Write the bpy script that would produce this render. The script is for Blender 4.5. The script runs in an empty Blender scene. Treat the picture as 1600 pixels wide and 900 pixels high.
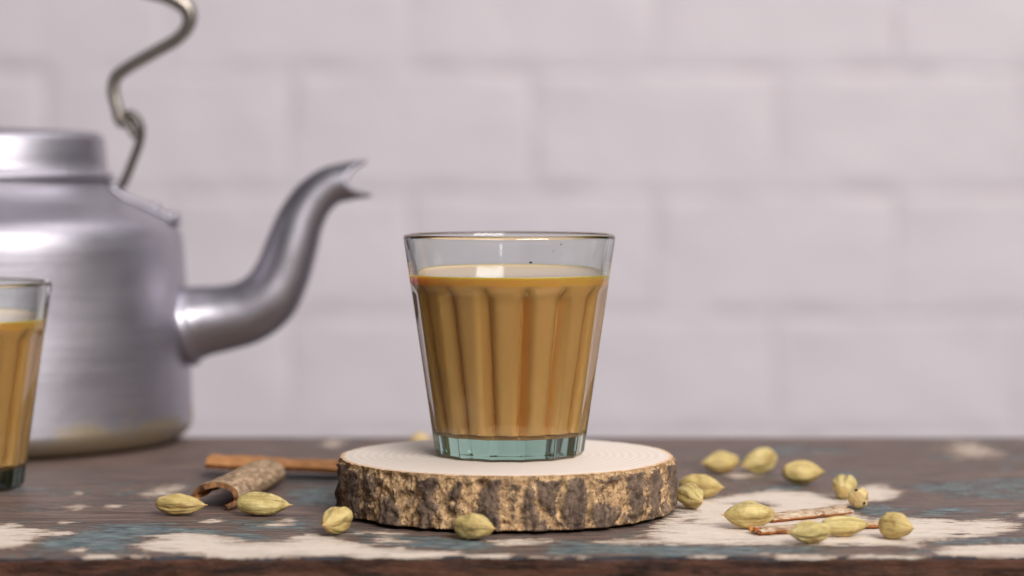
import bpy, bmesh, math, random
import numpy as np
from mathutils import Vector, Matrix, Euler, noise

# ------------------------------------------------------------------ camera, world, lamps, exposure
S = bpy.context.scene
C = S.collection
R = math.radians
FPX, CAMY, CAMZ = 3800.0, -0.765, 0.106       # focal length in photo pixels (1600 wide), metres
PITCH = math.atan((450 - 270) / FPX)
cam_d = bpy.data.cameras.new('camera')
cam = bpy.data.objects.new('camera', cam_d); C.objects.link(cam); S.camera = cam
cam_d.sensor_width = 36.0; cam_d.lens = 36.0 * FPX / 1600.0
cam_d.clip_start = 0.01; cam_d.clip_end = 50
cam.location = (0, CAMY, CAMZ); cam.rotation_euler = (math.pi / 2 - PITCH, 0, 0)
cam_d.dof.use_dof = True; cam_d.dof.focus_distance = 0.738
cam_d.dof.aperture_fstop = (cam_d.lens / 1000) / 0.0124; cam_d.dof.aperture_blades = 0

W = bpy.data.worlds.new('World'); S.world = W; W.use_nodes = True
bg = W.node_tree.nodes['Background']
bg.inputs['Color'].default_value = (0.93, 0.90, 1.0, 1); bg.inputs['Strength'].default_value = 0.10

def area_lamp(name, loc, target, sx, sy, power, col):
    l = bpy.data.lights.new(name, 'AREA'); l.shape = 'RECTANGLE'; l.size = sx; l.size_y = sy
    l.energy = power; l.color = col
    o = bpy.data.objects.new(name, l); C.objects.link(o); o.location = loc
    o.rotation_euler = (Vector(target) - Vector(loc)).to_track_quat('-Z', 'Y').to_euler()
    return o
area_lamp('window_light', (1.05, -2.05, 1.55), (-0.05, 0.35, 0.0), 1.6, 1.1, 98, (1.0, 0.955, 0.915))
area_lamp('overhead_light', (0.5, 0.25, 1.6), (0.0, 0.35, 0.0), 1.2, 1.0, 10, (1.0, 0.95, 0.97))  # weak soft area lamp above the table

S.render.engine = 'CYCLES'
S.view_settings.view_transform = 'Standard'; S.view_settings.look = 'None'
S.view_settings.exposure = 0.0; S.view_settings.gamma = 1.0
S.cycles.use_denoising = True
S.cycles.max_bounces = 20; S.cycles.transmission_bounces = 14; S.cycles.glossy_bounces = 6
S.cycles.diffuse_bounces = 4; S.cycles.transparent_max_bounces = 12
S.cycles.caustics_refractive = True; S.cycles.caustics_reflective = False
S.cycles.blur_glossy = 0.5; S.cycles.sample_clamp_indirect = 40.0

# ------------------------------------------------------------------ pixel -> place helpers
def ray(px, py):
    cp, sp = math.cos(PITCH), math.sin(PITCH)
    u, v = (px - 800) / FPX, (450 - py) / FPX
    return Vector((u, cp + v * sp, -sp + v * cp))
def on_z(px, py, z=0.0):
    d = ray(px, py); t = (z - CAMZ) / d.z
    return Vector((d.x * t, CAMY + d.y * t, z))
def on_y(px, py, y):
    d = ray(px, py); t = (y - CAMY) / d.y
    return Vector((d.x * t, y, CAMZ + d.z * t))

def sstep(a, b, x):
    t = min(1.0, max(0.0, (x - a) / (b - a))); return t * t * (3 - 2 * t)
def n3(x, y, z): return noise.noise(Vector((x, y, z)))

# ------------------------------------------------------------------ object helpers
def empty(name, loc=(0, 0, 0), rz=0.0):
    o = bpy.data.objects.new(name, None); C.objects.link(o)
    o.empty_display_size = 0.01; o.location = loc; o.rotation_euler = (0, 0, rz); return o
def mesh_obj(name, verts, faces, mats, parent=None, smooth=True, fmat=None, loc=None):
    me = bpy.data.meshes.new(name); me.from_pydata([tuple(v) for v in verts], [], faces)
    for m in (mats if isinstance(mats, (list, tuple)) else [mats]): me.materials.append(m)
    if smooth: me.polygons.foreach_set('use_smooth', [True] * len(me.polygons))
    if fmat: me.polygons.foreach_set('material_index', fmat)
    me.update()
    o = bpy.data.objects.new(name, me); C.objects.link(o)
    if parent: o.parent = parent
    if loc is not None: o.location = loc
    return o
def fattr(o, name, vals):
    a = o.data.attributes.new(name, 'FLOAT', 'POINT'); a.data.foreach_set('value', np.asarray(vals, dtype=np.float32))
def tag(o, label, cat, group=None, kind=None):
    o['label'] = label; o['category'] = cat
    if group: o['group'] = group
    if kind: o['kind'] = kind
    return o
def grid_faces(nu, nv, wrap=True, flip=False):      # nu around, nv along
    f = []
    for j in range(nv - 1):
        for i in range(nu if wrap else nu - 1):
            a = j * nu + i; b = j * nu + (i + 1) % nu
            q = (a, b, b + nu, a + nu)
            f.append(q[::-1] if flip else q)
    return f
def catmull(pts, n):
    pts = [Vector(p) for p in pts]; P = [pts[0] * 2 - pts[1]] + pts + [pts[-1] * 2 - pts[-2]]
    out = []
    for k in range(len(pts) - 1):
        p0, p1, p2, p3 = P[k:k + 4]
        for i in range(n):
            t = i / n
            out.append(0.5 * (2 * p1 + (p2 - p0) * t + (2 * p0 - 5 * p1 + 4 * p2 - p3) * t * t + (3 * p1 - p0 - 3 * p2 + p3) * t ** 3))
    out.append(pts[-1]); return out
def tube(path, radii, nu=16, planar_up=Vector((0, 1, 0)), cap=True, flat=1.0, end=None):
    verts = []; n = len(path)
    for j, p in enumerate(path):
        t = (path[min(j + 1, n - 1)] - path[max(j - 1, 0)]).normalized()
        a = planar_up; b = t.cross(a).normalized()
        for i in range(nu):
            ph = 2 * math.pi * i / nu
            off = end(j, ph) if end else 0.0
            verts.append(p + (a * math.cos(ph) * flat + b * math.sin(ph)) * radii[j] + t * off)
    f = grid_faces(nu, n)
    if cap:
        f.append(tuple(range(nu))[::-1]); f.append(tuple(range((n - 1) * nu, n * nu)))
    return verts, f
def lathe(profile, nu=96):
    verts = [Vector((r * math.cos(2 * math.pi * i / nu), r * math.sin(2 * math.pi * i / nu), z)) for r, z in profile for i in range(nu)]
    return verts, grid_faces(nu, len(profile))

# ------------------------------------------------------------------ node helpers
def lin(r, g, b):
    f = lambda c: (c / 255 / 12.92) if c / 255 <= 0.04045 else ((c / 255 + 0.055) / 1.055) ** 2.4
    return (f(r), f(g), f(b), 1)
class NT:
    def __init__(s, name):
        s.m = bpy.data.materials.new(name); s.m.use_nodes = True; s.t = s.m.node_tree
        s.t.nodes.clear(); s.out = s.t.nodes.new('ShaderNodeOutputMaterial')
    def n(s, typ, ins=None, **props):
        nd = s.t.nodes.new(typ)
        for k, v in props.items(): setattr(nd, k, v)
        for k, v in (ins or {}).items():
            sock = nd.inputs[k]
            if isinstance(v, bpy.types.NodeSocket): s.t.links.new(v, sock)
            else: sock.default_value = v
        return nd
    def math(s, op, a, b=0.0, clamp=False):
        return s.n('ShaderNodeMath', {0: a, 1: b}, operation=op, use_clamp=clamp).outputs[0]
    def mix(s, fac, a, b, blend='MIX'):
        return s.n('ShaderNodeMix', {0: fac, 6: a, 7: b}, data_type='RGBA', blend_type=blend).outputs[2]
    def ramp(s, x, lo, hi):
        return s.n('ShaderNodeMapRange', {0: x, 1: lo, 2: hi, 3: 0.0, 4: 1.0}, interpolation_type='SMOOTHSTEP').outputs[0]
    def coord(s, scale=(1, 1, 1), which='Object', loc=(0, 0, 0)):
        tc = s.n('ShaderNodeTexCoord')
        return s.n('ShaderNodeMapping', {'Vector': tc.outputs[which], 'Scale': scale, 'Location': loc}).outputs[0]
    def noise(s, vec, scale, detail=4.0, rough=0.55, dist=0.0):
        return s.n('ShaderNodeTexNoise', {'Vector': vec, 'Scale': scale, 'Detail': detail, 'Roughness': rough, 'Distortion': dist}).outputs[0]
    def attr(s, name): return s.n('ShaderNodeAttribute', attribute_name=name).outputs['Fac']
    def bump(s, h, strength=0.5, dist=0.001, normal=None):
        i = {'Strength': strength, 'Distance': dist, 'Height': h}
        if normal: i['Normal'] = normal
        return s.n('ShaderNodeBump', i).outputs[0]
    def bsdf(s, **k):
        names = {'color': 'Base Color', 'rough': 'Roughness', 'metal': 'Metallic', 'normal': 'Normal', 'spec': 'Specular IOR Level',
                 'sss': 'Subsurface Weight', 'sssr': 'Subsurface Radius', 'ssss': 'Subsurface Scale', 'trans': 'Transmission Weight', 'ior': 'IOR',
                 'aniso': 'Anisotropic', 'coat': 'Coat Weight', 'coatr': 'Coat Roughness', 'tangent': 'Tangent'}
        b = s.n('ShaderNodeBsdfPrincipled', {names[a]: v for a, v in k.items()})
        s.t.links.new(b.outputs[0], s.out.inputs[0]); return b

# ------------------------------------------------------------------ materials
def mat_wall():
    t = NT('painted_brick'); v = t.coord()
    a = t.noise(v, 9, 5); b = t.noise(v, 140, 4, 0.6)
    col = t.mix(a, lin(216, 207, 213), lin(231, 223, 228))
    h = t.math('ADD', t.math('MULTIPLY', a, 3.0), b)
    t.bsdf(color=col, rough=0.6, normal=t.bump(h, 0.35, 0.002)); return t.m
def mat_glass():
    t = NT('tea_glass')
    g = t.n('ShaderNodeBsdfGlass', {'Color': (1, 1, 1, 1), 'Roughness': 0.0, 'IOR': 1.5})
    t.t.links.new(g.outputs[0], t.out.inputs[0])
    a = t.n('ShaderNodeVolumeAbsorption', {'Color': (0.42, 0.72, 0.62, 1), 'Density': 38.0})
    t.t.links.new(a.outputs[0], t.out.inputs['Volume']); return t.m
def mat_tea(name, c0, c1, rough, sss, scale):
    t = NT(name); v = t.coord((1, 1, 0.25))
    a = t.noise(v, 60, 4)
    t.bsdf(color=t.mix(a, c0, c1), rough=rough, ior=1.34, spec=0.5, sss=sss, sssr=(1.0, 0.5, 0.2), ssss=scale); return t.m
def mat_slice_top():
    t = NT('sawn_sapwood'); tc = t.coord()
    warp = t.noise(tc, 22, 3)
    sp = t.n('ShaderNodeSeparateXYZ', {0: tc})
    x = t.math('ADD', sp.outputs[0], t.math('MULTIPLY', t.math('SUBTRACT', warp, 0.5), 0.006))
    r = t.math('SQRT', t.math('ADD', t.math('MULTIPLY', x, x), t.math('MULTIPLY', sp.outputs[1], sp.outputs[1])))
    ring = t.math('SINE', t.math('MULTIPLY', r, 2300.0))
    ring = t.math('MULTIPLY', t.math('ADD', ring, 1.0), 0.5)
    fine = t.noise(t.coord((1, 1, 1)), 500, 3)
    col = t.mix(t.math('MULTIPLY', ring, 0.38), lin(238, 229, 220), lin(216, 194, 170))
    col = t.mix(t.math('MULTIPLY', fine, 0.35), col, lin(228, 212, 198))
    rim = t.ramp(t.math('ADD', t.attr('rim'), t.math('MULTIPLY', t.math('SUBTRACT', fine, 0.5), 0.25)), 0.72, 0.97)
    col = t.mix(t.math('MULTIPLY', rim, 0.85), col, lin(216, 168, 116))
    t.bsdf(color=col, rough=0.75, normal=t.bump(fine, 0.25, 0.0003)); return t.m
def mat_bark():
    t = NT('tree_bark'); v = t.coord()
    crack = t.attr('crack'); tone = t.attr('tone')
    f1 = t.noise(v, 480, 6, 0.7); f2 = t.noise(v, 1500, 4, 0.65); f3 = t.noise(t.coord((1, 1, 0.4)), 150, 5, 0.65); f4 = t.noise(t.coord((1, 1, 0.35)), 700, 4, 0.65)
    k = t.math('ADD', crack, t.math('ADD', t.math('MULTIPLY', t.math('SUBTRACT', f1, 0.5), 2.4), t.math('MULTIPLY', t.math('SUBTRACT', f4, 0.5), 1.2)))
    m = t.ramp(k, 0.32, 0.86)
    dark = t.mix(t.ramp(f3, 0.3, 0.7), lin(82, 65, 54), lin(142, 119, 101)); dark = t.mix(t.ramp(f4, 0.42, 0.7), dark, lin(142, 120, 100))
    dark = t.mix(t.ramp(f2, 0.55, 0.72), dark, lin(52, 40, 35))
    tan = t.mix(t.ramp(f1, 0.32, 0.66), lin(168, 126, 84), lin(236, 200, 152))
    tan = t.mix(t.ramp(f4, 0.55, 0.68), tan, lin(104, 76, 54)); tan = t.mix(t.ramp(f2, 0.56, 0.68), tan, lin(84, 60, 44))
    col = t.mix(m, dark, tan)
    col = t.mix(t.math('MULTIPLY', t.math('MULTIPLY', t.ramp(tone, 0.45, 0.75), t.ramp(f1, 0.42, 0.6)), 0.8), col, lin(54, 41, 35))
    h = t.math('ADD', t.math('MULTIPLY', f1, 1.0), t.math('ADD', t.math('MULTIPLY', f2, 0.5), t.math('MULTIPLY', f4, 0.6)))
    t.bsdf(color=col, rough=0.85, normal=t.bump(h, 0.9, 0.0011)); return t.m
def mat_table():
    t = NT('chipped_painted_wood'); v = t.coord((0.45, 1.0, 1.0))
    grain = t.noise(t.coord((0.07, 1.0, 1.0)), 520, 6, 0.68, 0.25)
    broad = t.noise(t.coord((0.3, 1, 1)), 38, 4)
    n0 = t.noise(v, 90, 5, 0.6); n1 = t.noise(v, 330, 5, 0.65); n2 = t.noise(v, 1000, 4, 0.65); n3_ = t.noise(t.coord((0.10, 1, 1), loc=(1, 5, 0)), 650, 4, 0.6)
    c = lambda x, k: t.math('MULTIPLY', t.math('SUBTRACT', x, 0.5), k)
    add = lambda *a: a[0] if len(a) == 1 else t.math('ADD', a[0], add(*a[1:]))
    jit = add(c(n0, 2.6), c(n1, 3.6), c(n2, 1.9), c(n3_, 2.2))
    k = t.math('ADD', t.attr('cream'), jit)
    worn = t.ramp(t.noise(t.coord((0.22, 1, 1), loc=(2, 9, 0)), 300, 6, 0.75), 0.545, 0.68)
    k = t.math('SUBTRACT', k, t.math('MULTIPLY', worn, 2.4))
    cream = t.ramp(k, -0.02, 0.10)
    under = t.ramp(k, -0.42, -0.12)                            # tan undercoat showing round the flakes
    thin = t.ramp(t.math('ADD', k, c(n3_, 4.0)), 0.0, 1.1)      # where the cream coat is thick
    jb = add(c(n0, 4.2), c(n1, 4.4), c(n3_, 4.2), c(n2, 2.5))
    blue = t.ramp(t.math('ADD', t.attr('blue'), jb), -0.25, 0.65)
    wood = t.mix(t.ramp(grain, 0.30, 0.70), lin(62, 47, 42), lin(156, 131, 118))
    wood = t.mix(t.math('MULTIPLY', t.ramp(broad, 0.35, 0.7), 0.55), wood, lin(108, 95, 92))
    pit = t.ramp(t.noise(t.coord((0.12, 1, 1), loc=(3, 1, 0)), 330, 5, 0.7), 0.57, 0.70)
    wood = t.mix(t.math('MULTIPLY', pit, 0.7), wood, lin(50, 37, 33))
    fleck = t.ramp(t.noise(t.coord((0.3, 1, 1), loc=(7, 2, 0)), 420, 5, 0.7), 0.625, 0.68)
    wood = t.mix(t.math('MULTIPLY', fleck, 0.65), wood, lin(176, 164, 154))
    bl = t.mix(t.ramp(n1, 0.35, 0.65), lin(66, 88, 96), lin(138, 154, 154)); bl = t.mix(t.math('MULTIPLY', t.ramp(n3_, 0.48, 0.62), 0.75), bl, lin(98, 86, 80))
    cr = t.mix(n0, lin(246, 235, 222), lin(238, 220, 202)); cr = t.mix(t.math('MULTIPLY', t.ramp(n1, 0.52, 0.75), 0.7), cr, lin(222, 192, 166))
    cr = t.mix(t.math('SUBTRACT', 0.55, t.math('MULTIPLY', thin, 0.55)), cr, lin(196, 166, 142))
    edge = t.attr('edge')                                     # bare, darker stained front edge of the board
    eg = t.mix(t.ramp(t.noise(t.coord((0.15, 1, 1)), 420, 5, 0.65), 0.3, 0.7), lin(42, 25, 18), lin(102, 64, 46))
    ed = t.ramp(t.math('ADD', edge, t.math('MULTIPLY', jit, 0.10)), 0.40, 0.56)
    lip = t.ramp(t.math('ADD', edge, t.math('MULTIPLY', jit, 0.14)), 0.20, 0.34)
    col = t.mix(blue, wood, bl); col = t.mix(t.math('MULTIPLY', under, 0.6), col, lin(182, 142, 112)); col = t.mix(cream, col, cr)
    col = t.mix(t.math('MULTIPLY', lip, t.math('SUBTRACT', 1.0, t.math('MULTIPLY', cream, 0.75))), col, lin(58, 62, 70)); col = t.mix(ed, col, eg)
    live = t.math('SUBTRACT', 1.0, ed)
    h = t.math('ADD', t.math('MULTIPLY', t.math('MULTIPLY', cream, live), 1.3), t.math('MULTIPLY', t.math('MULTIPLY', blue, live), 0.4))
    h = add(h, t.math('MULTIPLY', grain, 1.0), t.math('MULTIPLY', n2, 0.4), t.math('MULTIPLY', pit, -0.6))
    rough = t.math('ADD', 0.52, t.math('MULTIPLY', cream, 0.18))
    t.bsdf(color=col, rough=rough, spec=0.35, normal=t.bump(h, 1.0, 0.0014)); return t.m
def mat_pod(name, base, light, dark):
    t = NT(name); v = t.coord((0.12, 1, 1)); a = t.noise(v, 900, 5, 0.65); b = t.noise(t.coord(), 260, 4, 0.65)
    info = t.n('ShaderNodeObjectInfo').outputs['Random']
    col = t.mix(t.ramp(a, 0.3, 0.7), base, light); col = t.mix(t.math('MULTIPLY', t.ramp(b, 0.48, 0.72), 0.75), col, dark)
    col = t.mix(t.math('MULTIPLY', t.attr('groove'), 0.7), col, dark)
    col = t.mix(t.math('MULTIPLY', t.attr('tipness'), 0.8), col, lin(196, 160, 104))
    col = t.mix(t.math('MULTIPLY', info, 0.5), col, lin(206, 176, 112)); col = t.mix(t.math('MULTIPLY', t.ramp(t.noise(t.coord(), 110, 3), 0.55, 0.7), 0.5), col, lin(164, 128, 74))
    t.bsdf(color=col, rough=0.55, sss=0.08, ssss=0.002, normal=t.bump(t.math('ADD', a, t.math('MULTIPLY', b, 0.6)), 0.9, 0.0006)); return t.m
def mat_cinn(name, c0, c1, c2, sc=(0.35, 1, 1)):
    t = NT(name); a = t.noise(t.coord(sc), 620, 6, 0.7); b = t.noise(t.coord(), 300, 5, 0.65)
    col = t.mix(t.ramp(a, 0.32, 0.68), c0, c1); col = t.mix(t.ramp(b, 0.5, 0.68), col, c2)
    t.bsdf(color=col, rough=0.75, normal=t.bump(t.math('ADD', a, b), 0.9, 0.0009)); return t.m
def mat_alu(name, col, rough, streak=(1, 1, 30), stain=0.0):
    t = NT(name); a = t.noise(t.coord(streak), 55, 4, 0.6); b = t.noise(t.coord(), 30, 5, 0.6)
    c = t.mix(t.ramp(b, 0.3, 0.7), col, tuple(x * 0.82 for x in col[:3]) + (1,))
    r = t.math('ADD', rough, t.math('MULTIPLY', t.math('SUBTRACT', a, 0.5), 0.16))
    r = t.math('ADD', r, t.math('MULTIPLY', t.math('SUBTRACT', b, 0.5), 0.20))
    if stain:                                              # dried tea and scorch marks low on the body and on the shoulder
        z = t.n('ShaderNodeSeparateXYZ', {0: t.coord()}).outputs[2]
        n = t.noise(t.coord((1, 1, 2)), 45, 5, 0.65)
        low = t.math('SUBTRACT', 1.0, t.ramp(z, 0.004, 0.026))
        m = t.ramp(t.math('ADD', t.math('MULTIPLY', low, 0.30), n), 0.62, 0.80)
        m = t.math('MULTIPLY', m, stain)
        c = t.mix(m, c, (0.42, 0.34, 0.20, 1)); r = t.math('ADD', r, t.math('MULTIPLY', m, 0.15))
    t.bsdf(color=c, metal=1.0, rough=r, normal=t.bump(t.math('ADD', a, t.math('MULTIPLY', b, 3.0)), 0.14, 0.0008)); return t.m
def mat_plain(name, col, rough):
    t = NT(name); b = t.noise(t.coord(), 400, 3)
    t.bsdf(color=t.mix(b, col, tuple(x * 0.7 for x in col[:3]) + (1,)), rough=rough); return t.m

M_WALL, M_GLASS, M_TABLE, M_BARK, M_SAP = mat_wall(), mat_glass(), mat_table(), mat_bark(), mat_slice_top()
M_TEA = mat_tea('milky_tea', lin(238, 174, 98), lin(243, 182, 108), 0.35, 0.0, 0.001)
M_RING_GLOW = mat_tea('tea_ring_glow', lin(255, 190, 90), lin(255, 198, 104), 0.06, 1.0, 0.004)  # light glowing through the tea's top edge, put into a brighter orange
M_EAR = mat_alu('dark_iron', (0.20, 0.18, 0.165, 1), 0.42, (1, 1, 1))
M_SKIN = mat_tea('milk_skin', lin(226, 192, 150), lin(234, 204, 164), 0.14, 0.0, 0.001)
M_POD = mat_pod('cardamom_husk', lin(184, 166, 98), lin(228, 211, 150), lin(144, 120, 66))
M_PODEND = mat_pod('cardamom_husk_pale', lin(224, 200, 146), lin(236, 216, 168), lin(176, 146, 92))
M_HOLE = mat_plain('dark_hole', lin(84, 60, 34), 0.9)
M_BARKO = mat_cinn('cinnamon_outer', lin(112, 86, 62), lin(208, 178, 142), lin(146, 116, 86))
M_BARKG = mat_cinn('cinnamon_outer_grey', lin(176, 142, 108), lin(226, 208, 182), lin(150, 112, 78))
M_BARKI = mat_cinn('cinnamon_inner', lin(168, 110, 62), lin(214, 156, 100), lin(186, 126, 76))
M_BARKE = mat_cinn('cinnamon_broken_edge', lin(196, 108, 46), lin(232, 160, 88), lin(150, 80, 36), (1, 1, 1))
M_BARKD = mat_cinn('cinnamon_dull_edge', lin(104, 68, 42), lin(172, 122, 78), lin(86, 56, 36), (1, 1, 1))
M_ALU = mat_alu('brushed_aluminium', (0.52, 0.50, 0.56, 1), 0.48, (0.5, 0.5, 9), 0.8)
M_ALU2 = mat_alu('cast_aluminium', (0.54, 0.52, 0.58, 1), 0.40, (1, 1, 1))
M_WIRE = mat_alu('steel_wire', (0.40, 0.36, 0.32, 1), 0.38, (1, 1, 1))

# ------------------------------------------------------------------ the wall: painted modular bricks
WY = CAMY + 2.0
wall = empty('brick_wall', (0, WY, -0.45))
tag(wall, 'pinkish white painted brick wall behind the table', 'wall')
BW, BH, J = 0.1995, 0.1002, 0.0055
zj = on_y(800, 300, WY).z                                    # a bed joint
xa = on_y(1212, 200, WY).x; xb = on_y(1022, 400, WY).x       # head joints of the two alternating courses
def brick_mesh(k):                                          # hand-laid brick under thick paint: wavy face, soft uneven arrises
    nx_, nz_ = 46, 26; v = []
    for b in range(nz_):
        for a in range(nx_):
            fx, fz = a / (nx_ - 1) - 0.5, b / (nz_ - 1) - 0.5
            x, z = fx * (BW - 0.0003), fz * (BH - 0.0003)
            x += 0.0 if a in (0, nx_ - 1) else 0.002 * n3(x * 30, z * 30, k)
            ex, ez = BW / 2 - abs(x), BH / 2 - abs(z)
            ex += 0.0030 * n3(z * 45 + k * 3, 1.0 if x > 0 else 5.0, k) + 0.0012 * n3(z * 160, 2.0, k)
            ez += 0.0030 * n3(x * 45 + k * 3, 1.5 if z > 0 else 7.0, k) + 0.0012 * n3(x * 160, 3.0, k)
            cut = max(1 - sstep(0.0015, 0.0085, ex), 1 - sstep(0.0015, 0.0080, ez))
            fill = 0.5 + 1.5 * n3(x * 20 + k, z * 20, 9.0 + k)
            y = 0.0027 * cut * max(0.12, min(1.0, fill)) + 0.0014 * n3(x * 20, z * 20, k * 2.0) * (1 - cut) + 0.0004 * n3(x * 90, z * 90, k)
            v.append((x, y - 0.025, z))
    f = grid_faces(nx_, nz_, wrap=False); n = len(v)
    v += [(-BW / 2 + 0.0002, 0.02, -BH / 2 + 0.0002), (BW / 2 - 0.0002, 0.02, -BH / 2 + 0.0002), (BW / 2 - 0.0002, 0.02, BH / 2 - 0.0002), (-BW / 2 + 0.0002, 0.02, BH / 2 - 0.0002)]
    m = len(v); v += [v[a] for a in (0, nx_ - 1, nz_ * nx_ - 1, (nz_ - 1) * nx_)]
    f += [(n + 3, n + 2, n + 1, n), (m, n, n + 1, m + 1), (m + 1, n + 1, n + 2, m + 2), (m + 2, n + 2, n + 3, m + 3), (m + 3, n + 3, n, m)]
    me = bpy.data.meshes.new('brick'); me.from_pydata(v, [], f); me.materials.append(M_WALL)
    me.polygons.foreach_set('use_smooth', [p.area < 0.0003 for p in me.polygons]); me.update(); return me
bmeshes = [brick_mesh(k) for k in range(14)]
rb = random.Random(5)
row0, row1 = -6, 8
for r in range(row0, row1):
    zc = zj + (r + 0.5) * BH
    x0 = xa if r % 2 == 0 else xb
    for c in range(-6, 5):
        o = bpy.data.objects.new('brick', bmeshes[rb.randrange(14)]); C.objects.link(o); o.parent = wall
        o.location = (x0 + (c + 0.5) * BW, 0.025 + rb.uniform(-1, 1) * 0.0006, zc - wall.location.z)
zb, zt = zj + row0 * BH - wall.location.z, zj + row1 * BH - wall.location.z
mv, mf = [], []
for y in (0.0040, 0.06):
    mv += [(-1.25, y, zb), (1.05, y, zb), (1.05, y, zt), (-1.25, y, zt)]
mf = [(0, 1, 2, 3), (7, 6, 5, 4), (0, 4, 5, 1), (1, 5, 6, 2), (2, 6, 7, 3), (3, 7, 4, 0)]
mesh_obj('mortar', mv, mf, M_WALL, wall, smooth=False)

# ------------------------------------------------------------------ the table top with its paint remains
TY0, TY1 = on_z(800, 869).y, on_z(800, 681).y
CREAM = [
 [(-80, 821), (20, 817), (60, 826), (84, 833), (55, 842), (45, 849), (30, 856), (-80, 860)],
 [(205, 856), (238, 842), (225, 836), (285, 831), (345, 835), (372, 845), (420, 845), (455, 838), (490, 832), (520, 838), (560, 849),
  (600, 854), (650, 857), (718, 859), (722, 866), (640, 873), (560, 873), (535, 868), (450, 871), (345, 874), (300, 864), (240, 861)],
 [(556, 831), (600, 829), (640, 833), (600, 836)], [(572, 841), (612, 839), (652, 846), (600, 848)], [(480, 836), (515, 828), (540, 834)],
 [(765, 845), (800, 841), (864, 841), (858, 849), (790, 852)], [(915, 847), (960, 842), (1040, 838), (1050, 848), (960, 850)],
 [(826, 868), (884, 868), (878, 880), (850, 882)], [(895, 868), (918, 868), (915, 875), (898, 875)], [(735, 866), (800, 863), (800, 872), (740, 872)],
 [(132, 868), (170, 864), (188, 868), (160, 877), (138, 875)], [(196, 868), (240, 867), (236, 872)],
 [(1005, 842), (1025, 815), (1055, 800), (1055, 783), (1110, 776), (1165, 770), (1210, 765), (1300, 770), (1320, 774), (1345, 758), (1380, 756),
  (1388, 762), (1418, 767), (1400, 779), (1340, 786), (1308, 791), (1342, 801), (1362, 808), (1420, 807), (1500, 812), (1570, 809), (1592, 817),
  (1578, 832), (1520, 838), (1450, 845), (1440, 856), (1380, 853), (1280, 851), (1200, 849), (1130, 851), (1050, 850)],
 [(1585, 802), (1640, 800), (1640, 806), (1596, 808)],
 [(1475, 853), (1560, 848), (1640, 849), (1640, 869), (1560, 871), (1462, 865)],
 [(1200, 864), (1300, 868), (1300, 882), (1272, 886), (1252, 872), (1210, 873)], [(1330, 868), (1435, 866), (1430, 873), (1335, 875)],
 [(1085, 866), (1130, 868), (1120, 874), (1090, 873)],
 [(506, 692), (520, 686), (536, 689), (530, 698), (510, 698)],
]
HOLES = [[(1148, 787), (1180, 783), (1208, 789), (1190, 792)], [(1066, 812), (1085, 811), (1080, 815)], [(1480, 833), (1510, 833), (1500, 836)],
         [(1575, 830), (1600, 829), (1600, 835)]]
BLUE = [
 [(20, 862), (85, 836), (150, 825), (180, 814), (250, 816), (300, 822), (380, 830), (440, 836), (420, 846), (225, 842), (205, 862)],
 [(535, 826), (600, 831), (700, 839), (770, 845), (800, 853), (720, 862), (560, 852)],
 [(850, 842), (930, 844), (1050, 849), (1200, 851), (1290, 854), (1290, 866), (1050, 868), (850, 866)],
 [(1300, 790), (1345, 788), (1420, 793), (1410, 803), (1350, 806)], [(1430, 806), (1440, 795), (1500, 792), (1540, 796)],
 [(1440, 843), (1600, 838), (1640, 850), (1450, 853)], [(1180, 768), (1200, 758), (1260, 757), (1250, 770)],
 [(90, 772), (110, 764), (142, 766), (130, 773)], [(165, 773), (180, 765), (225, 767), (222, 774)], [(150, 758), (190, 755), (185, 761)],
 [(1300, 738), (1330, 736), (1335, 742), (1305, 744)], [(1490, 758), (1530, 756), (1530, 768), (1495, 768)],
 [(300, 873), (450, 872), (540, 870), (540, 884), (300, 884)], [(-80, 870), (130, 870), (130, 880), (-80, 882)], [(930, 870), (1110, 870), (1110, 880), (940, 882)],
 [(1440, 868), (1640, 872), (1640, 884), (1440, 882)], [(355, 815), (470, 812), (480, 826), (370, 830)], [(440, 765), (530, 755), (530, 790), (460, 790)],
]
SPOTS = [(1160, 739, 15, 4.5), (1518, 703, 24, 7), (120, 792, 11, 3), (175, 791, 8, 2.2), (242, 771, 14, 3), (120, 771, 6, 2), (120, 859, 10, 3), (262, 763, 14, 3.6),
         (100, 815, 8, 2), (95, 832, 12, 2), (330, 813, 9, 2), (450, 812, 8, 2), (430, 820, 14, 2)]
def sd_poly(X, Y, poly):                          # signed distance in metres, positive inside
    P = np.array([tuple(on_z(px, py))[:2] for px, py in poly]); n = len(P)
    d = np.full(X.shape, 1e9); ins = np.zeros(X.shape, bool)
    for i in range(n):
        ax, ay = P[i]; bx, by = P[(i + 1) % n]
        ex, ey = bx - ax, by - ay
        t = np.clip(((X - ax) * ex + (Y - ay) * ey) / (ex * ex + ey * ey + 1e-12), 0, 1)
        d = np.minimum(d, np.hypot(X - ax - t * ex, Y - ay - t * ey))
        cr = ((ay > Y) != (by > Y)) & (X < ex * (Y - ay) / (ey + 1e-12) + ax); ins ^= cr
    return np.where(ins, d, -d)
xs = np.concatenate([np.linspace(-0.50, -0.215, 40)[:-1], np.arange(-0.215, 0.2151, 0.0015), np.linspace(0.215, 0.50, 40)[1:]])
ys = np.concatenate([np.arange(TY0 + 0.004, TY0 + 0.16, 0.0015), np.linspace(TY0 + 0.16, TY1 - 0.004, 100)])
rows = [(y, 0.0, 0.0) for y in ys]
front = []
for k in range(9):                                 # rounded front lip, then the front face
    a = R(90 * k / 8); front.append((TY0 + 0.0018 - 0.0018 * math.sin(a), -0.0018 * (1 - math.cos(a)), 0.18 + 0.5 * k / 8))
front += [(TY0, -0.0024 - 0.0207 * k / 12, 1.0) for k in range(13)]
rows = front[::-1] + rows
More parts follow.
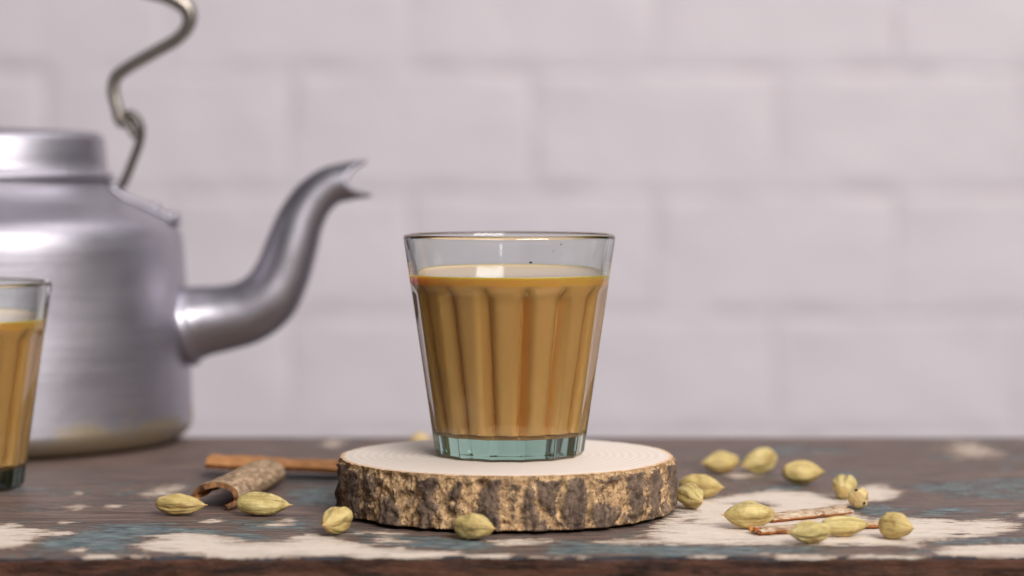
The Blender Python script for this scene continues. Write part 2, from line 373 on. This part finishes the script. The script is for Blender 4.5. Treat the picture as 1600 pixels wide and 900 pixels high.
rows += [(TY1 - 0.0015, -0.0004, 0.0), (TY1, -0.002, 0.5), (TY1, -0.024, 1.0), (TY0 + 0.3 * (TY1 - TY0), -0.024, 1.0), (TY0 + 0.002, -0.0235, 1.0)]
nx = len(xs); tv = []
for (y, z, e) in rows:
    for x in xs:
        w = sstep(0, 1, e) if e < 0.9 else 1.0
        dy = 0.0009 * n3(x * 60, 3.1, z * 60) + 0.0006 * n3(x * 240, 9.0, z * 90) if (y < TY0 + 0.02 and z > -0.0234) else 0.0
        dz = 0.00016 * n3(x * 14, y * 60, 0.3) - (0.0009 * max(0.0, n3(x * 75, 1.7, 4.0) - 0.05) if 0.1 < e < 0.9 and y < 0 else 0)
        tv.append((x, y + dy, z + dz - 0.0002))
tf = []
nr = len(rows)
for j in range(nr):
    for i in range(nx - 1):
        a, b = j * nx + i, ((j + 1) % nr) * nx + i
        tf.append((a, a + 1, b + 1, b))
tf.append(tuple(j * nx for j in range(nr))); tf.append(tuple(j * nx + nx - 1 for j in reversed(range(nr))))
table = mesh_obj('table', tv, tf, M_TABLE)
tag(table, 'weathered dark wood table top with chipped cream and blue paint', 'table')
TV = np.array(tv); X, Y = TV[:, 0], TV[:, 1]
Yp = np.where(Y < TY0 + 0.0035, Y + TV[:, 2] * 2.2, Y)       # paint runs on over the rounded lip
cream = np.full(X.shape, -9.0)
for p in CREAM: cream = np.maximum(cream, sd_poly(X, Yp, p) / 0.0042)
for p in HOLES: cream = np.minimum(cream, -sd_poly(X, Yp, p) / 0.003)
for (cx, cy, rx, ry) in SPOTS:
    rx, ry = rx * 1.35, ry * 1.35
    c = on_z(cx, cy); ex = abs(on_z(cx + rx, cy).x - c.x); ey = abs(on_z(cx, cy - ry).y - c.y)
    cream = np.maximum(cream, np.clip(0.9 * (1 - np.hypot((X - c.x) / ex, (Y - c.y) / ey)), -3, 0.35))
blue = np.full(X.shape, -9.0)
for p in BLUE: blue = np.maximum(blue, sd_poly(X, Yp, p) / 0.006)
blue = np.maximum(blue, cream * 0.5 + 0.25)
wild = np.array([n3(x * 16, y * 22, 7.7) for x, y in zip(X, Y)])          # scattered remains away from the drawn patches
blue = np.maximum(blue, np.clip(wild * 3.2 - 1.45, -1.25, 0.5))
off = (np.abs(X) > 0.2) | (Y > 0.215)
cream = np.where(off, np.maximum(cream, np.clip(wild * 4 - 1.6, -2, 1.0)), cream)
fattr(table, 'cream', np.clip(cream, -3, 3)); fattr(table, 'blue', np.clip(blue, -3, 3))
fattr(table, 'edge', np.repeat([r[2] for r in rows], nx))

# ------------------------------------------------------------------ the wood slice
SLX, SLY, SLZ, SLR = on_z(793, 717, 0.017).x, -0.004, 0.0172, 0.0530
slice_ = empty('wood_slice', (SLX, SLY, 0))
tag(slice_, 'round slice of tree trunk with rough bark under the tea glass', 'wood slice')
def outline(th): return SLR + 0.0011 * n3(math.cos(th) * 1.3 + 5, math.sin(th) * 1.3, 2.0) + 0.0005 * n3(math.cos(th) * 5, math.sin(th) * 5, 8.0)
NT_, NZ_ = 840, 44
bv, crack, tone = [], [], []
for j in range(NZ_):
    z = 0.0004 + (SLZ - 0.0004) * j / (NZ_ - 1); zm = z * 1000
    for i in range(NT_):
        th = 2 * math.pi * i / NT_; s = 52 * th
        cx, cy = math.cos(th) * 52, math.sin(th) * 52
        wx, wy, wz = 1.6 * n3(cx * .16, cy * .16, zm * .12), 1.6 * n3(cx * .16 + 9, cy * .16, zm * .12), 2.0 * n3(cx * .2, cy * .2 + 7, zm * .15)
        d, _ = noise.voronoi(Vector(((cx + wx) * 0.12, (cy + wy) * 0.12, (zm + wz) * 0.038)), distance_metric='DISTANCE')
        e = d[1] - d[0]
        fr = noise.fractal(Vector((cx * .5, cy * .5, zm * .28)), 0.9, 2.1, 4)
        fr2 = noise.fractal(Vector((cx * 1.6, cy * 1.6, zm * .9)), 0.9, 2.1, 3)
        big = n3(cx * .07 + 3, cy * .07, zm * .04)
        ck = 1 - sstep(0.02, 0.40, e + 0.13 * fr - 0.16 * big)
        h = 1.55 * (1 - ck) + 0.60 * fr + 0.36 * fr2
        chip = max(0.0, n3(cx * .28, cy * .28, 40 + zm * .25) - 0.28) * 3.0
        notch = 1.5 * max(0.0, fr * 0.7 + n3(cx * .22, cy * .22, 90) ) ; top = sstep(15.9 - notch, 16.7 - notch, zm); bot = 1 - sstep(0.5, 1.1, zm)
        r = outline(th) + (h - 1.2 - chip) * 0.001 * (1 - 0.85 * top) + (-0.0007 * top) - 0.0035 * bot
        crack.append(max(ck * 0.9 + 0.1 * fr, 1.5 * top)); tone.append(0.5 + 0.5 * n3(cx * .35, cy * .35 + 20, zm * .3))
        zz = z - 0.0005 * top * max(0, n3(cx * .5, cy * .5, 60)) * 1.0
        bv.append((r * math.cos(th), r * math.sin(th), zz))
bf = grid_faces(NT_, NZ_); bf.append(tuple(range(NT_))[::-1])
bark = mesh_obj('bark', bv, bf, M_BARK, slice_); fattr(bark, 'crack', crack); fattr(bark, 'tone', tone)
pv, pf, rim = [], [], []
top_ring = bv[(NZ_ - 1) * NT_:]
fr_ = [1.0, 0.985, 0.96, 0.92, 0.85, 0.7, 0.5, 0.25]
for k, f in enumerate(fr_):
    for i in range(NT_):
        x, y, z = top_ring[i]
        pv.append((x * f, y * f, (z + 0.00005) if k == 0 else SLZ + 0.00025 * (k > 1) + 0.00008)); rim.append(max(0, (f - 0.86) / 0.14))
pv.append((0, 0, SLZ + 0.00033)); rim.append(0)
pf = grid_faces(NT_, len(fr_))
last = (len(fr_) - 1) * NT_
pf += [(last + i, last + (i + 1) % NT_, len(pv) - 1) for i in range(NT_)]
sap = mesh_obj('sawn_face', pv, pf, M_SAP, slice_); fattr(sap, 'rim', rim)

# ------------------------------------------------------------------ tea glasses
GH, GR0, GR1, NF = 0.0693, 0.0233, 0.0334, 14
WALLT, FLOORT, TEAH = 0.0021, 0.0068, 0.0570
def Rz(z): return GR0 + (GR1 - GR0) * z / GH
def uof(th):
    u = (th * NF / (2 * math.pi)) % 1.0; return u - 0.5           # 0 in the middle of a flute, +-0.5 at a ridge
def r_out(th, z):
    u = uof(th); dep = 0.0010 * (1 - 4 * u * u)
    dep = max(0.0, dep - 0.0011 * sstep(0.0505, 0.0552, z)) * sstep(0.0, 0.0015, z + 0.0012)
    return Rz(z) - dep
def r_in(th, z):
    u = uof(th); cusp = 0.0050 * abs(2 * u) ** 3.8 * (1 - sstep(0.0490, 0.0548, z)) * sstep(FLOORT - 0.001, FLOORT + 0.005, z)
    return Rz(z) - WALLT - 0.0030 * (1 - z / GH) + 0.0003 * sstep(0.05, 0.069, z) - cusp
NG = NF * 20
def glass_mesh():
    v, prof = [], []
    prof = [('o', 0.0, 0.93)] + [('o', 0.0003, 0.975), ('o', 0.0012, 1.0)] + [('o', 0.0012 + (GH - 0.0024) * k / 110, 1.0) for k in range(1, 111)]
    zt = GH - 0.0012
    for k in range(1, 8):                                # rounded rim
        a = R(180 * k / 8); prof.append(('r', a, zt))
    prof += [('i', zt - (zt - FLOORT - 0.0012) * k / 110, 1.0) for k in range(0, 111)] + [('i', FLOORT + 0.0003, 0.965), ('i', FLOORT, 0.90)]
    for kind, a, b in prof:
        for i in range(NG):
            th = 2 * math.pi * i / NG
            if kind == 'o': r, z = r_out(th, a) * b, a
            elif kind == 'i': r, z = r_in(th, max(a, FLOORT)) * b, a
            else:
                ro, ri = r_out(th, b), r_in(th, b); m, h = (ro + ri) / 2, (ro - ri) / 2
                r, z = m + h * math.cos(a), b + 0.0012 * math.sin(a)
            v.append((r * math.cos(th), r * math.sin(th), z))
    f = grid_faces(NG, len(prof))
    v.append((0, 0, 0.0008)); c0 = len(v) - 1
    f += [(i, c0, (i + 1) % NG)[::1] for i in range(NG)]
    v.append((0, 0, FLOORT)); c1 = len(v) - 1; L = (len(prof) - 1) * NG
    f += [(L + i, L + (i + 1) % NG, c1) for i in range(NG)]
    me = bpy.data.meshes.new('fluted_tumbler'); me.from_pydata(v, [], f); me.materials.append(M_GLASS)
    me.polygons.foreach_set('use_smooth', [True] * len(me.polygons)); me.update()
    bm = bmesh.new(); bm.from_mesh(me); bmesh.ops.recalc_face_normals(bm, faces=bm.faces); bm.to_mesh(me); bm.free()
    return me
def tea_mesh():
    v = []; EP = 0.00005
    zs = [FLOORT - EP] + [FLOORT + (TEAH - FLOORT) * k / 90 for k in range(1, 91)]
    prof = [(0.90, FLOORT - EP), (0.965, FLOORT + 0.0003 - EP), (1.0, FLOORT + 0.0012)] + [(1.0, z) for z in zs[2:]]
    for b, z in prof:
        for i in range(NG):
            th = 2 * math.pi * i / NG; r = (r_in(th, z) + EP) * b; v.append((r * math.cos(th), r * math.sin(th), z))
    nside = len(prof)
    for q, (dr, dz) in enumerate([(0.0004, -0.0002), (0.0010, -0.00045), (0.0022, -0.0006), (0.006, -0.00065), (0.015, -0.00065)]):
        for i in range(NG):
            th = 2 * math.pi * i / NG; r = r_in(th, TEAH) - dr; v.append((r * math.cos(th), r * math.sin(th), TEAH + dz))
    f = grid_faces(NG, nside + 5); zsr = [p[1] for p in prof] + [9] * 5
    fm = [(2 if zsr[k // NG] == 9 else 1) if zsr[k // NG] > TEAH - 0.0033 else 0 for k in range(len(f))]
    v.append((0, 0, TEAH - 0.00065)); c = len(v) - 1; L = (nside + 4) * NG
    f += [(L + i, L + (i + 1) % NG, c) for i in range(NG)]; fm += [2] * NG
    v.append((0, 0, FLOORT - EP)); c = len(v) - 1
    f += [((i + 1) % NG, i, c) for i in range(NG)]; fm += [0] * NG
    me = bpy.data.meshes.new('tea'); me.from_pydata(v, [], f); me.materials.append(M_TEA); me.materials.append(M_RING_GLOW); me.materials.append(M_SKIN)
    me.polygons.foreach_set('use_smooth', [True] * len(me.polygons)); me.polygons.foreach_set('material_index', fm); me.update(); return me
GM, TM = glass_mesh(), tea_mesh()
PH = R(-90 + 10.5)                                     # a ridge a little right of the middle, seen from the camera
def tea_glass(x, y, z, rz, lab_g, lab_t):
    g = bpy.data.objects.new('tea_glass', GM); C.objects.link(g); g.location = (x, y, z); g.rotation_euler = (0, 0, rz)
    tag(g, lab_g, 'glass', 'fluted tea glasses')
    t = bpy.data.objects.new('tea', TM); C.objects.link(t); t.location = (x, y, z); t.rotation_euler = (0, 0, rz)
    tag(t, lab_t, 'tea', 'glasses of milky tea')
    return g
g1 = tea_glass(on_y(796, 500, 0).x, -0.003, SLZ + 0.00036, PH, 'clear fluted tea glass standing on the wood slice', 'milky brown tea filling the glass on the wood slice')
yl = CAMY + 0.817
g2 = tea_glass(on_y(79, 435, yl).x - GR1, yl, 0.0002, PH + R(6), 'clear fluted tea glass standing on bare table beside the kettle', 'milky brown tea filling the glass beside the kettle')
for k, (px, py, r) in enumerate([(831, 409, 0.0005), (880, 381, 0.0003), (867, 392, 0.0002)]):
    p = on_y(px, py, -0.03); zl = p.z - g1.location.z
    ang = math.asin((p.x - g1.location.x) / Rz(zl)); th = -math.pi / 2 + ang
    rr = r_in(th - PH, zl) - 0.0001
    bm = bmesh.new(); bmesh.ops.create_icosphere(bm, subdivisions=2, radius=r)
    me = bpy.data.meshes.new('tea_speck'); bm.to_mesh(me); bm.free(); me.materials.append(M_HOLE)
    o = bpy.data.objects.new('tea_speck', me); C.objects.link(o); o.parent = g1
    o.location = Vector((rr * math.cos(th - PH), rr * math.sin(th - PH), zl)); o.scale = (1, 1, 0.6)

# ------------------------------------------------------------------ kettle
KX, KY = on_y(-30, 500, CAMY + 0.962).x, CAMY + 0.962
kettle = empty('kettle', (KX, KY, 0))
tag(kettle, 'dull aluminium kettle with curved spout and bent wire handle', 'kettle')
def kz(py): return on_y(0, py, KY).z
def kp(px, py, dy=0.0):
    p = on_y(px, py, KY); return Vector((p.x - KX, dy, p.z))
sh = kz(352); nk = kz(291)
prof = [(0.0, 0.0015), (0.060, 0.0015), (0.072, 0.0004), (0.0765, 0.0006), (0.0800, 0.0022), (0.0822, 0.0046), (0.0832, 0.0075)]
prof += [(0.0832 - 0.0032 * k / 40, 0.0075 + (sh - 0.0085 - 0.0075) * k / 40) for k in range(1, 41)]
prof += [(0.0796, sh - 0.004), (0.0780, sh), (0.0750, sh + 0.0028), (0.070, sh + 0.0050), (0.063, sh + 0.0082), (0.057, sh + 0.0108), (0.0525, nk - 0.0005), (0.0512, nk + 0.001), (0.0506, nk + 0.003), (0.0, nk + 0.003)]
v, f = lathe(prof, 160)
for q in v:                                            # years of small dents
    rr = math.hypot(q.x, q.y)
    if rr > 0.03 and 0.006 < q.z < sh + 0.004:
        dd = 0.0007 * n3(q.x * 38, q.y * 38, q.z * 38) - 0.0016 * max(0.0, n3(q.x * 22 + 4, q.y * 22, q.z * 26) - 0.35)
        q.x += q.x / rr * dd; q.y += q.y / rr * dd
mesh_obj('body', v, f, M_ALU, kettle)
lt = kz(207)
lp = [(0.0, nk + 0.0035), (0.0525, nk + 0.0032), (0.0530, nk + 0.0040), (0.0524, nk + 0.0048), (0.0503, nk + 0.0056), (0.0498, nk + 0.010), (0.0492, lt - 0.0035), (0.0484, lt - 0.0014), (0.0466, lt - 0.0002),
      (0.044, lt + 0.0003), (0.030, lt + 0.0012), (0.008, lt + 0.0018), (0.0, lt + 0.0018)]
v, f = lathe(lp, 128); lid = mesh_obj('lid', v, f, M_ALU, kettle)
v, f = lathe([(0.0, lt + 0.0018), (0.0035, lt + 0.0019), (0.003, lt + 0.004), (0.0055, lt + 0.0065), (0.006, lt + 0.009), (0.004, lt + 0.0112), (0.0, lt + 0.0118)], 32)
mesh_obj('knob', v, f, M_ALU2, lid)
# spout
sp = [(255, 512), (285, 508), (315, 502), (350, 497), (388, 487), (420, 464), (441, 428), (456, 385), (470, 344), (490, 311), (515, 291), (540, 284), (560, 281)]
sr = [68, 62, 56, 52, 50, 48, 44, 41, 37, 33, 30.5, 30, 30]
path = catmull([kp(*p) for p in sp], 6)
rad = [r.x for r in catmull([Vector((q, 0, 0)) for q in sr], 6)]
pxm = 0.962 / FPX; rad = [r * pxm for r in rad]
npth = len(path)
def lipcut(j, ph):
    w = sstep(npth - 9, npth - 1, j); s = math.sin(ph)
    return w * ((0.0042 * s * s) - 0.0046 * (1 - s * s))
v, f = tube(path, rad, 40, cap=False, end=lipcut)
rin = [r - 0.0012 for r in rad]
v2, f2 = tube(path, rin, 40, cap=False, end=lipcut)
n0 = len(v); v += v2; f += [tuple(i + n0 for i in q)[::-1] for q in f2]
L = (npth - 1) * 40
f += [(L + i, L + (i + 1) % 40, n0 + L + (i + 1) % 40, n0 + L + i) for i in range(40)]
spout = mesh_obj('spout', v, f, M_ALU2, kettle)
cpath = [kp(283 + k * 3.2, 510 - k * 0.8) for k in range(7)]
v, f = tube(cpath, [q * pxm for q in (62, 65, 66, 65.5, 63.5, 61, 58)], 48, cap=False); mesh_obj('spout_collar', v, f, M_ALU2, spout)
# handle and its two ears
def hook(side):
    ear = [(190, 292), (198, 275), (208, 250), (218, 222), (220, 200), (213, 184), (202, 178), (196, 186), (204, 200), (213, 214)]
    pts = [kp(*p) for p in ear]
    if side < 0: pts = [Vector((-p.x, p.y, p.z)) for p in pts]
    pa = catmull(pts, 6); v, f = tube(pa, [0.0017] * len(pa), 12, flat=2.4)
    o = mesh_obj('handle_ear', v, f, M_EAR, kettle)
    base = []
    for k in range(9):                                 # strap foot lying on the shoulder
        q = k / 8; px = 168 + 112 * q; r = kp(px, 300).x
        zz = nk - 0.0005 + (sh + 0.0042 - nk) * sstep(0.0, 1.0, q) + 0.0012
        zz = np.interp(r, [0.0512, 0.0525, 0.057, 0.063, 0.070, 0.075, 0.078], [nk + .001, nk - .0005, sh + .0108, sh + .0082, sh + .005, sh + .0028, sh]) + 0.0009
        base.append(Vector((r * side, 0, float(zz))))
    v, f = tube(base, [0.0012] * 9, 12, flat=6.0); mesh_obj('ear_plate', v, f, M_ALU2, o)
    for px in (178, 240, 268):
        r = kp(px, 300).x; zz = float(np.interp(r, [0.0512, 0.0525, 0.057, 0.063, 0.070, 0.075, 0.078], [nk + .001, nk - .0005, sh + .0108, sh + .0082, sh + .005, sh + .0028, sh])) + 0.0018
        bm = bmesh.new(); bmesh.ops.create_uvsphere(bm, u_segments=16, v_segments=10, radius=0.0032)
        me = bpy.data.meshes.new('rivet'); bm.to_mesh(me); bm.free(); me.materials.append(M_ALU2)
        me.polygons.foreach_set('use_smooth', [True] * len(me.polygons))
        q = bpy.data.objects.new('rivet', me); C.objects.link(q); q.parent = o; q.location = (r * side, 0, zz); q.scale = (1, 1, 0.55)
hook(1); hook(-1)
hp = [(206, 176), (200, 188), (189, 190), (183, 168), (177, 142), (182, 120), (204, 103), (242, 81), (278, 60), (295, 38), (294, 16), (276, 0), (240, -13), (170, -27), (70, -38)]
right = [kp(*p) for p in hp]
allp = right + [kp(-30, -41)] + [Vector((-p.x, p.y, p.z)) for p in reversed(right)]
hpth = catmull(allp, 6)
nh = len(hpth); hr = []
for k in range(nh):
    e = min(k, nh - 1 - k) / 6
    hr.append(0.0024 + 0.0010 * sstep(8, 11, e))
v, f = tube(hpth, hr, 14); mesh_obj('handle', v, f, M_WIRE, kettle)

# ------------------------------------------------------------------ cinnamon
def shell(name, L, prof_fn, n_arc, th, mo, mi, me_, seed, label, group, loc, rz, sag=0.0, ragged=0.0012, thin=None):
    """curled bark: prof_fn(s) -> (y, z, ny, nz) of the outer line, s in 0..1; local x runs along the stick"""
    root = empty(name, loc, rz); tag(root, label, 'cinnamon', group)
    nl = 44; outer, inner = [], []
    for j in range(nl):
        t = j / (nl - 1)
        for i in range(n_arc):
            s = i / (n_arc - 1); y, z, ny, nz = prof_fn(s)
            x = (t - 0.5) * L
            if j in (0, nl - 1): x += ragged * 2.2 * n3(seed, s * 5, j) + ragged * 0.7 * n3(seed, s * 13, j)
            k = 1 + 0.10 * n3(t * 4 + seed, s * 2, 0.5) + 0.05 * n3(t * 14 + seed, s * 7, 3)
            ed = ragged * n3(t * 9, seed + 4, s > 0.5) + 0.6 * ragged * n3(t * 30, seed + 8, s > 0.5)
            if i in (0, n_arc - 1): y += ed; z += abs(ed) * 0.2
            y2, z2 = y * k, z * k - sag * 4 * (t - 0.5) ** 2
            h = th * (1 + 0.25 * n3(t * 12, s * 5, seed))
            outer.append(Vector((x, y2, z2))); inner.append(Vector((x, y2 - ny * h, z2 - nz * h)))
    zmin = min(v.z for v in outer + inner)
    for v in outer + inner: v.z -= zmin - 0.0001
    g = grid_faces(n_arc, nl, wrap=False)
    mesh_obj('outer_bark', outer, g, mo, root)
    mesh_obj('inner_bark', inner, [q[::-1] for q in g], mi, root)
    ring = [j * n_arc for j in range(nl)] + [(nl - 1) * n_arc + i for i in range(1, n_arc)] + [j * n_arc + n_arc - 1 for j in range(nl - 2, -1, -1)] + [i for i in range(n_arc - 2, 0, -1)]
    m = len(ring); ev = []
    for q in (0.0, 0.5, 1.0):
        for k, r in enumerate(ring):
            p = outer[r].lerp(inner[r], q)
            if q == 0.5: p = p + Vector((0.0003 * n3(k * .7, seed, 1), 0.0003 * n3(k * .7, seed, 2), 0))
            ev.append(p)
    mesh_obj('broken_edge', ev, [q[::-1] for q in grid_faces(m, 3)], me_, root)
    return root
def arc(r, a0, a1, spiral=0.0, flat=1.0):
    def fn(s):
        a = R(a0 + (a1 - a0) * s); q = r * (1 - spiral * s)
        return (q * math.sin(a), q * flat * math.cos(a), math.sin(a), math.cos(a))
    return fn
def place(p0, p1):
    a, b = on_z(*p0), on_z(*p1); d = b - a
    return (a + b) / 2, math.atan2(d.y, d.x), d.length
# the thick curl: open end towards the camera
a, b = Vector((-0.0930, CAMY + 0.761, 0)), Vector((-0.0835, CAMY + 0.822, 0)); d = b - a
shell('cinnamon_stick', d.length, arc(0.0078, 104, -150, 0.10, 0.62), 40, 0.0017, M_BARKO, M_BARKI, M_BARKD, 2.0,
      'thick greyish brown cinnamon curl with open hollow end between two cardamom pods', 'cinnamon pieces', (a + b) / 2, math.atan2(d.y, d.x), 0.0004)
# flat quill behind it, running behind the wood slice
a, b = on_z(326, 745), on_z(562, 748); d = b - a
shell('cinnamon_stick', d.length, arc(0.0105, 74, -50, 0.0, 0.62), 24, 0.0026, M_BARKI, M_BARKI, M_BARKE, 5.0,
      'smooth orange brown cinnamon strip lying behind the thick curl, reaching to the wood slice', 'cinnamon pieces', (a + b) / 2 + Vector((0, 0.003, 0.0009)), math.atan2(d.y, d.x)).rotation_euler.y = R(1.6)
# two broken flakes on the cream paint
c, rz, L = place((1196, 817), (1320, 804))
shell('cinnamon_flake', L, arc(0.0055, 48, -56, 0.0, 0.62), 18, 0.0013, M_BARKG, M_BARKI, M_BARKE, 9.0,
      'thin cinnamon flake with pale grey skin and orange edge, lying alone on cream paint', 'cinnamon pieces', c + Vector((0, 0.003, 0)), rz, 0.0, 0.0016)
c, rz, L = place((1182, 837), (1388, 825))
shell('cinnamon_flake', L, arc(0.0050, 50, -50, 0.0, 0.6), 18, 0.0013, M_BARKG, M_BARKI, M_BARKE, 14.0,
      'long thin cinnamon flake running behind two overlapping cardamom pods', 'cinnamon pieces', c + Vector((0, 0.003, 0)), rz, 0.0, 0.0016)

# ------------------------------------------------------------------ cardamom pods
def pod(px, py, L, Wd, yaw, roll, seed, label, pitch=0.0, tip=0.85, lobes=0.15, mat=None, asym=0.85):
    nu, nl = 54, 46; L /= 1000; Wd /= 1100
    vs, groove, tipn = [], [], []
    for j in range(nl):
        t = j / (nl - 1)
        body = max(0.0, math.sin(math.pi * min(1, (t / 0.965)) ** asym)) ** (0.46 + 0.36 * t)
        beak = 0.13 * tip * (1 - sstep(0.90, 1.0, t) * 0.6) * sstep(0.5, 0.9, t)
        stub = 0.0
        r0 = Wd / 2 * max(body, beak, stub, 0.012)
        for i in range(nu):
            ph = 2 * math.pi * i / nu
            env = sstep(0.0, 0.2, t) * (1 - sstep(0.8, 1.0, t))
            ca, sa = math.cos(ph), math.sin(ph)
            rib = 0.5 + 0.9 * n3(t * 1.2, ca * 7 + seed * 3, sa * 7)             # irregular lengthwise striation
            lob = abs(math.cos(1.5 * ph + 0.35 * n3(t * 3, seed, 5)))          # three lobes with creases between
            dent = max(0.0, n3(t * 2.2 + seed * 5, ca * 1.2, sa * 1.2) - 0.12)
            k = 1 + lobes * 1.6 * (min(lob, 0.75) - 0.55) * (0.3 + env) + 0.10 * (rib - 0.5) * env + 0.12 * n3(t * 3, ca * 1.3 + seed, sa * 1.3) * env - 0.35 * dent * env
            k += 0.05 * n3(t * 9, ca * 4 + seed, sa * 4) * env + 0.03 * n3(t * 5, ca * 14 + seed, sa * 14) * env
            x = (t - 0.5) * L; bend = 0.05 * L * n3(seed, 1.5, 0) * math.sin(math.pi * t)
            vs.append(Vector((x, r0 * k * math.cos(ph) + bend, r0 * k * math.sin(ph))))
            groove.append((1 - sstep(0.0, 0.25, lob)) * env * 0.8 + 0.45 * min(1, max(0, 1 - rib)) * env); tipn.append(max(sstep(0.88, 0.96, t), 1 - sstep(0.0, 0.06, t)))
    mtx = Matrix.Rotation(R(yaw), 3, 'Z') @ Matrix.Rotation(R(-pitch), 3, 'Y') @ Matrix.Rotation(R(roll), 3, 'X')
    vs = [mtx @ v for v in vs]
    zmin = min(v.z for v in vs)
    vs = [v + Vector((0, 0, -zmin)) for v in vs]
    # the husk keeps its own local frame: rotate the mesh back so its grain follows the pod
    f = grid_faces(nu, nl); f.append(tuple(range(nu))[::-1]); f.append(tuple(range((nl - 1) * nu, nl * nu)))
    inv = mtx.inverted(); c0 = Vector((0, 0, -zmin))
    vloc = [inv @ (v - c0) for v in vs]
    o = mesh_obj('cardamom_pod', vloc, f, mat or M_POD)
    o.matrix_world = Matrix.Translation(on_z(px, py) + c0 + Vector((0, 0, -0.00005))) @ mtx.to_4x4()
    fattr(o, 'groove', groove); fattr(o, 'tipness', tipn)
    tag(o, label, 'cardamom', 'green cardamom pods scattered on the table')
    return o
pod(284, 805, 17.0, 7.4, -14, 20, 1, 'smooth cardamom pod whose tip points at the hollow end of the cinnamon curl')
pod(413, 806, 18.2, 8.0, -12, 75, 2, 'deeply ribbed cardamom pod resting against the side of the thick cinnamon curl')
pod(524, 835, 14.0, 8.6, -118, 40, 3, 'small cardamom pod seen end on beside the shaded bark of the wood slice', pitch=-6)
pod(743, 843, 14.0, 8.4, -32, 10, 4, 'round cardamom pod in front of the wood slice below the tea glass')
pod(1124, 739, 15.0, 8.2, 205, 30, 5, 'cardamom pod on bare wood, one of a touching pair, with broad round end', lobes=0.05)
pod(1184, 739, 15.5, 9.2, 212, 80, 6, 'larger cardamom pod of the touching pair on bare wood, tilted on its lobe', pitch=-10)
pod(1256, 758, 15.0, 8.6, 8, 60, 7, 'lone oval cardamom pod on bare wood just behind the cream paint')
pod(1097, 779, 16.0, 8.6, -28, 15, 8, 'olive cardamom pod half hidden behind a smaller pod beside the wood slice')
pod(1080, 795, 13.5, 8.2, -62, 50, 9, 'stubby cardamom pod close to the slice bark, in front of an olive pod', pitch=-8)
pod(1319, 778, 12.5, 8.4, 80, 35, 10, 'upright knobbly cardamom pod touching the pale broken pod end', pitch=14)
k_ = pod(1344, 793, 11.0, 6.8, 68, 0, 11, 'pale broken cardamom pod end with dark seed holes', tip=0.6, lobes=0.2, mat=M_PODEND, asym=0.45)
pod(1169, 826, 16.5, 8.8, 188, 35, 12, 'plump olive cardamom pod with long pointed tip on cream paint', asym=1.05)
pod(1263, 850, 13.6, 6.9, 197, 25, 13, 'cardamom pod overlapping the front of another pod beside the long cinnamon flake')
pod(1322, 838, 15.5, 6.4, 10, 60, 14, 'slender cardamom pod lying between another pod and the long cinnamon flake', tip=0.7)
pod(1402, 842, 12.5, 8.2, -48, 100, 15, 'split cardamom pod with a folded lobe at the end of the long cinnamon flake', lobes=0.16)
pod(658, 706, 9.5, 7.6, 12, 40, 16, 'tan pod-shaped piece, likely cinnamon, mostly hidden behind the wood slice and tea glass', mat=M_PODEND)  # pod mesh stands in for a tan lump, likely cinnamon
for (i, j, r) in [(13, 2, 0.0006), (31, 2, 0.0006)]:
    co = k_.data.vertices[j * 54 + i].co
    bm = bmesh.new(); bmesh.ops.create_icosphere(bm, subdivisions=2, radius=r)
    me = bpy.data.meshes.new('seed_hole'); bm.to_mesh(me); bm.free(); me.materials.append(M_HOLE)
    o = bpy.data.objects.new('seed_hole', me); C.objects.link(o); o.parent = k_; o.location = co; o.scale = (0.35, 1, 1)
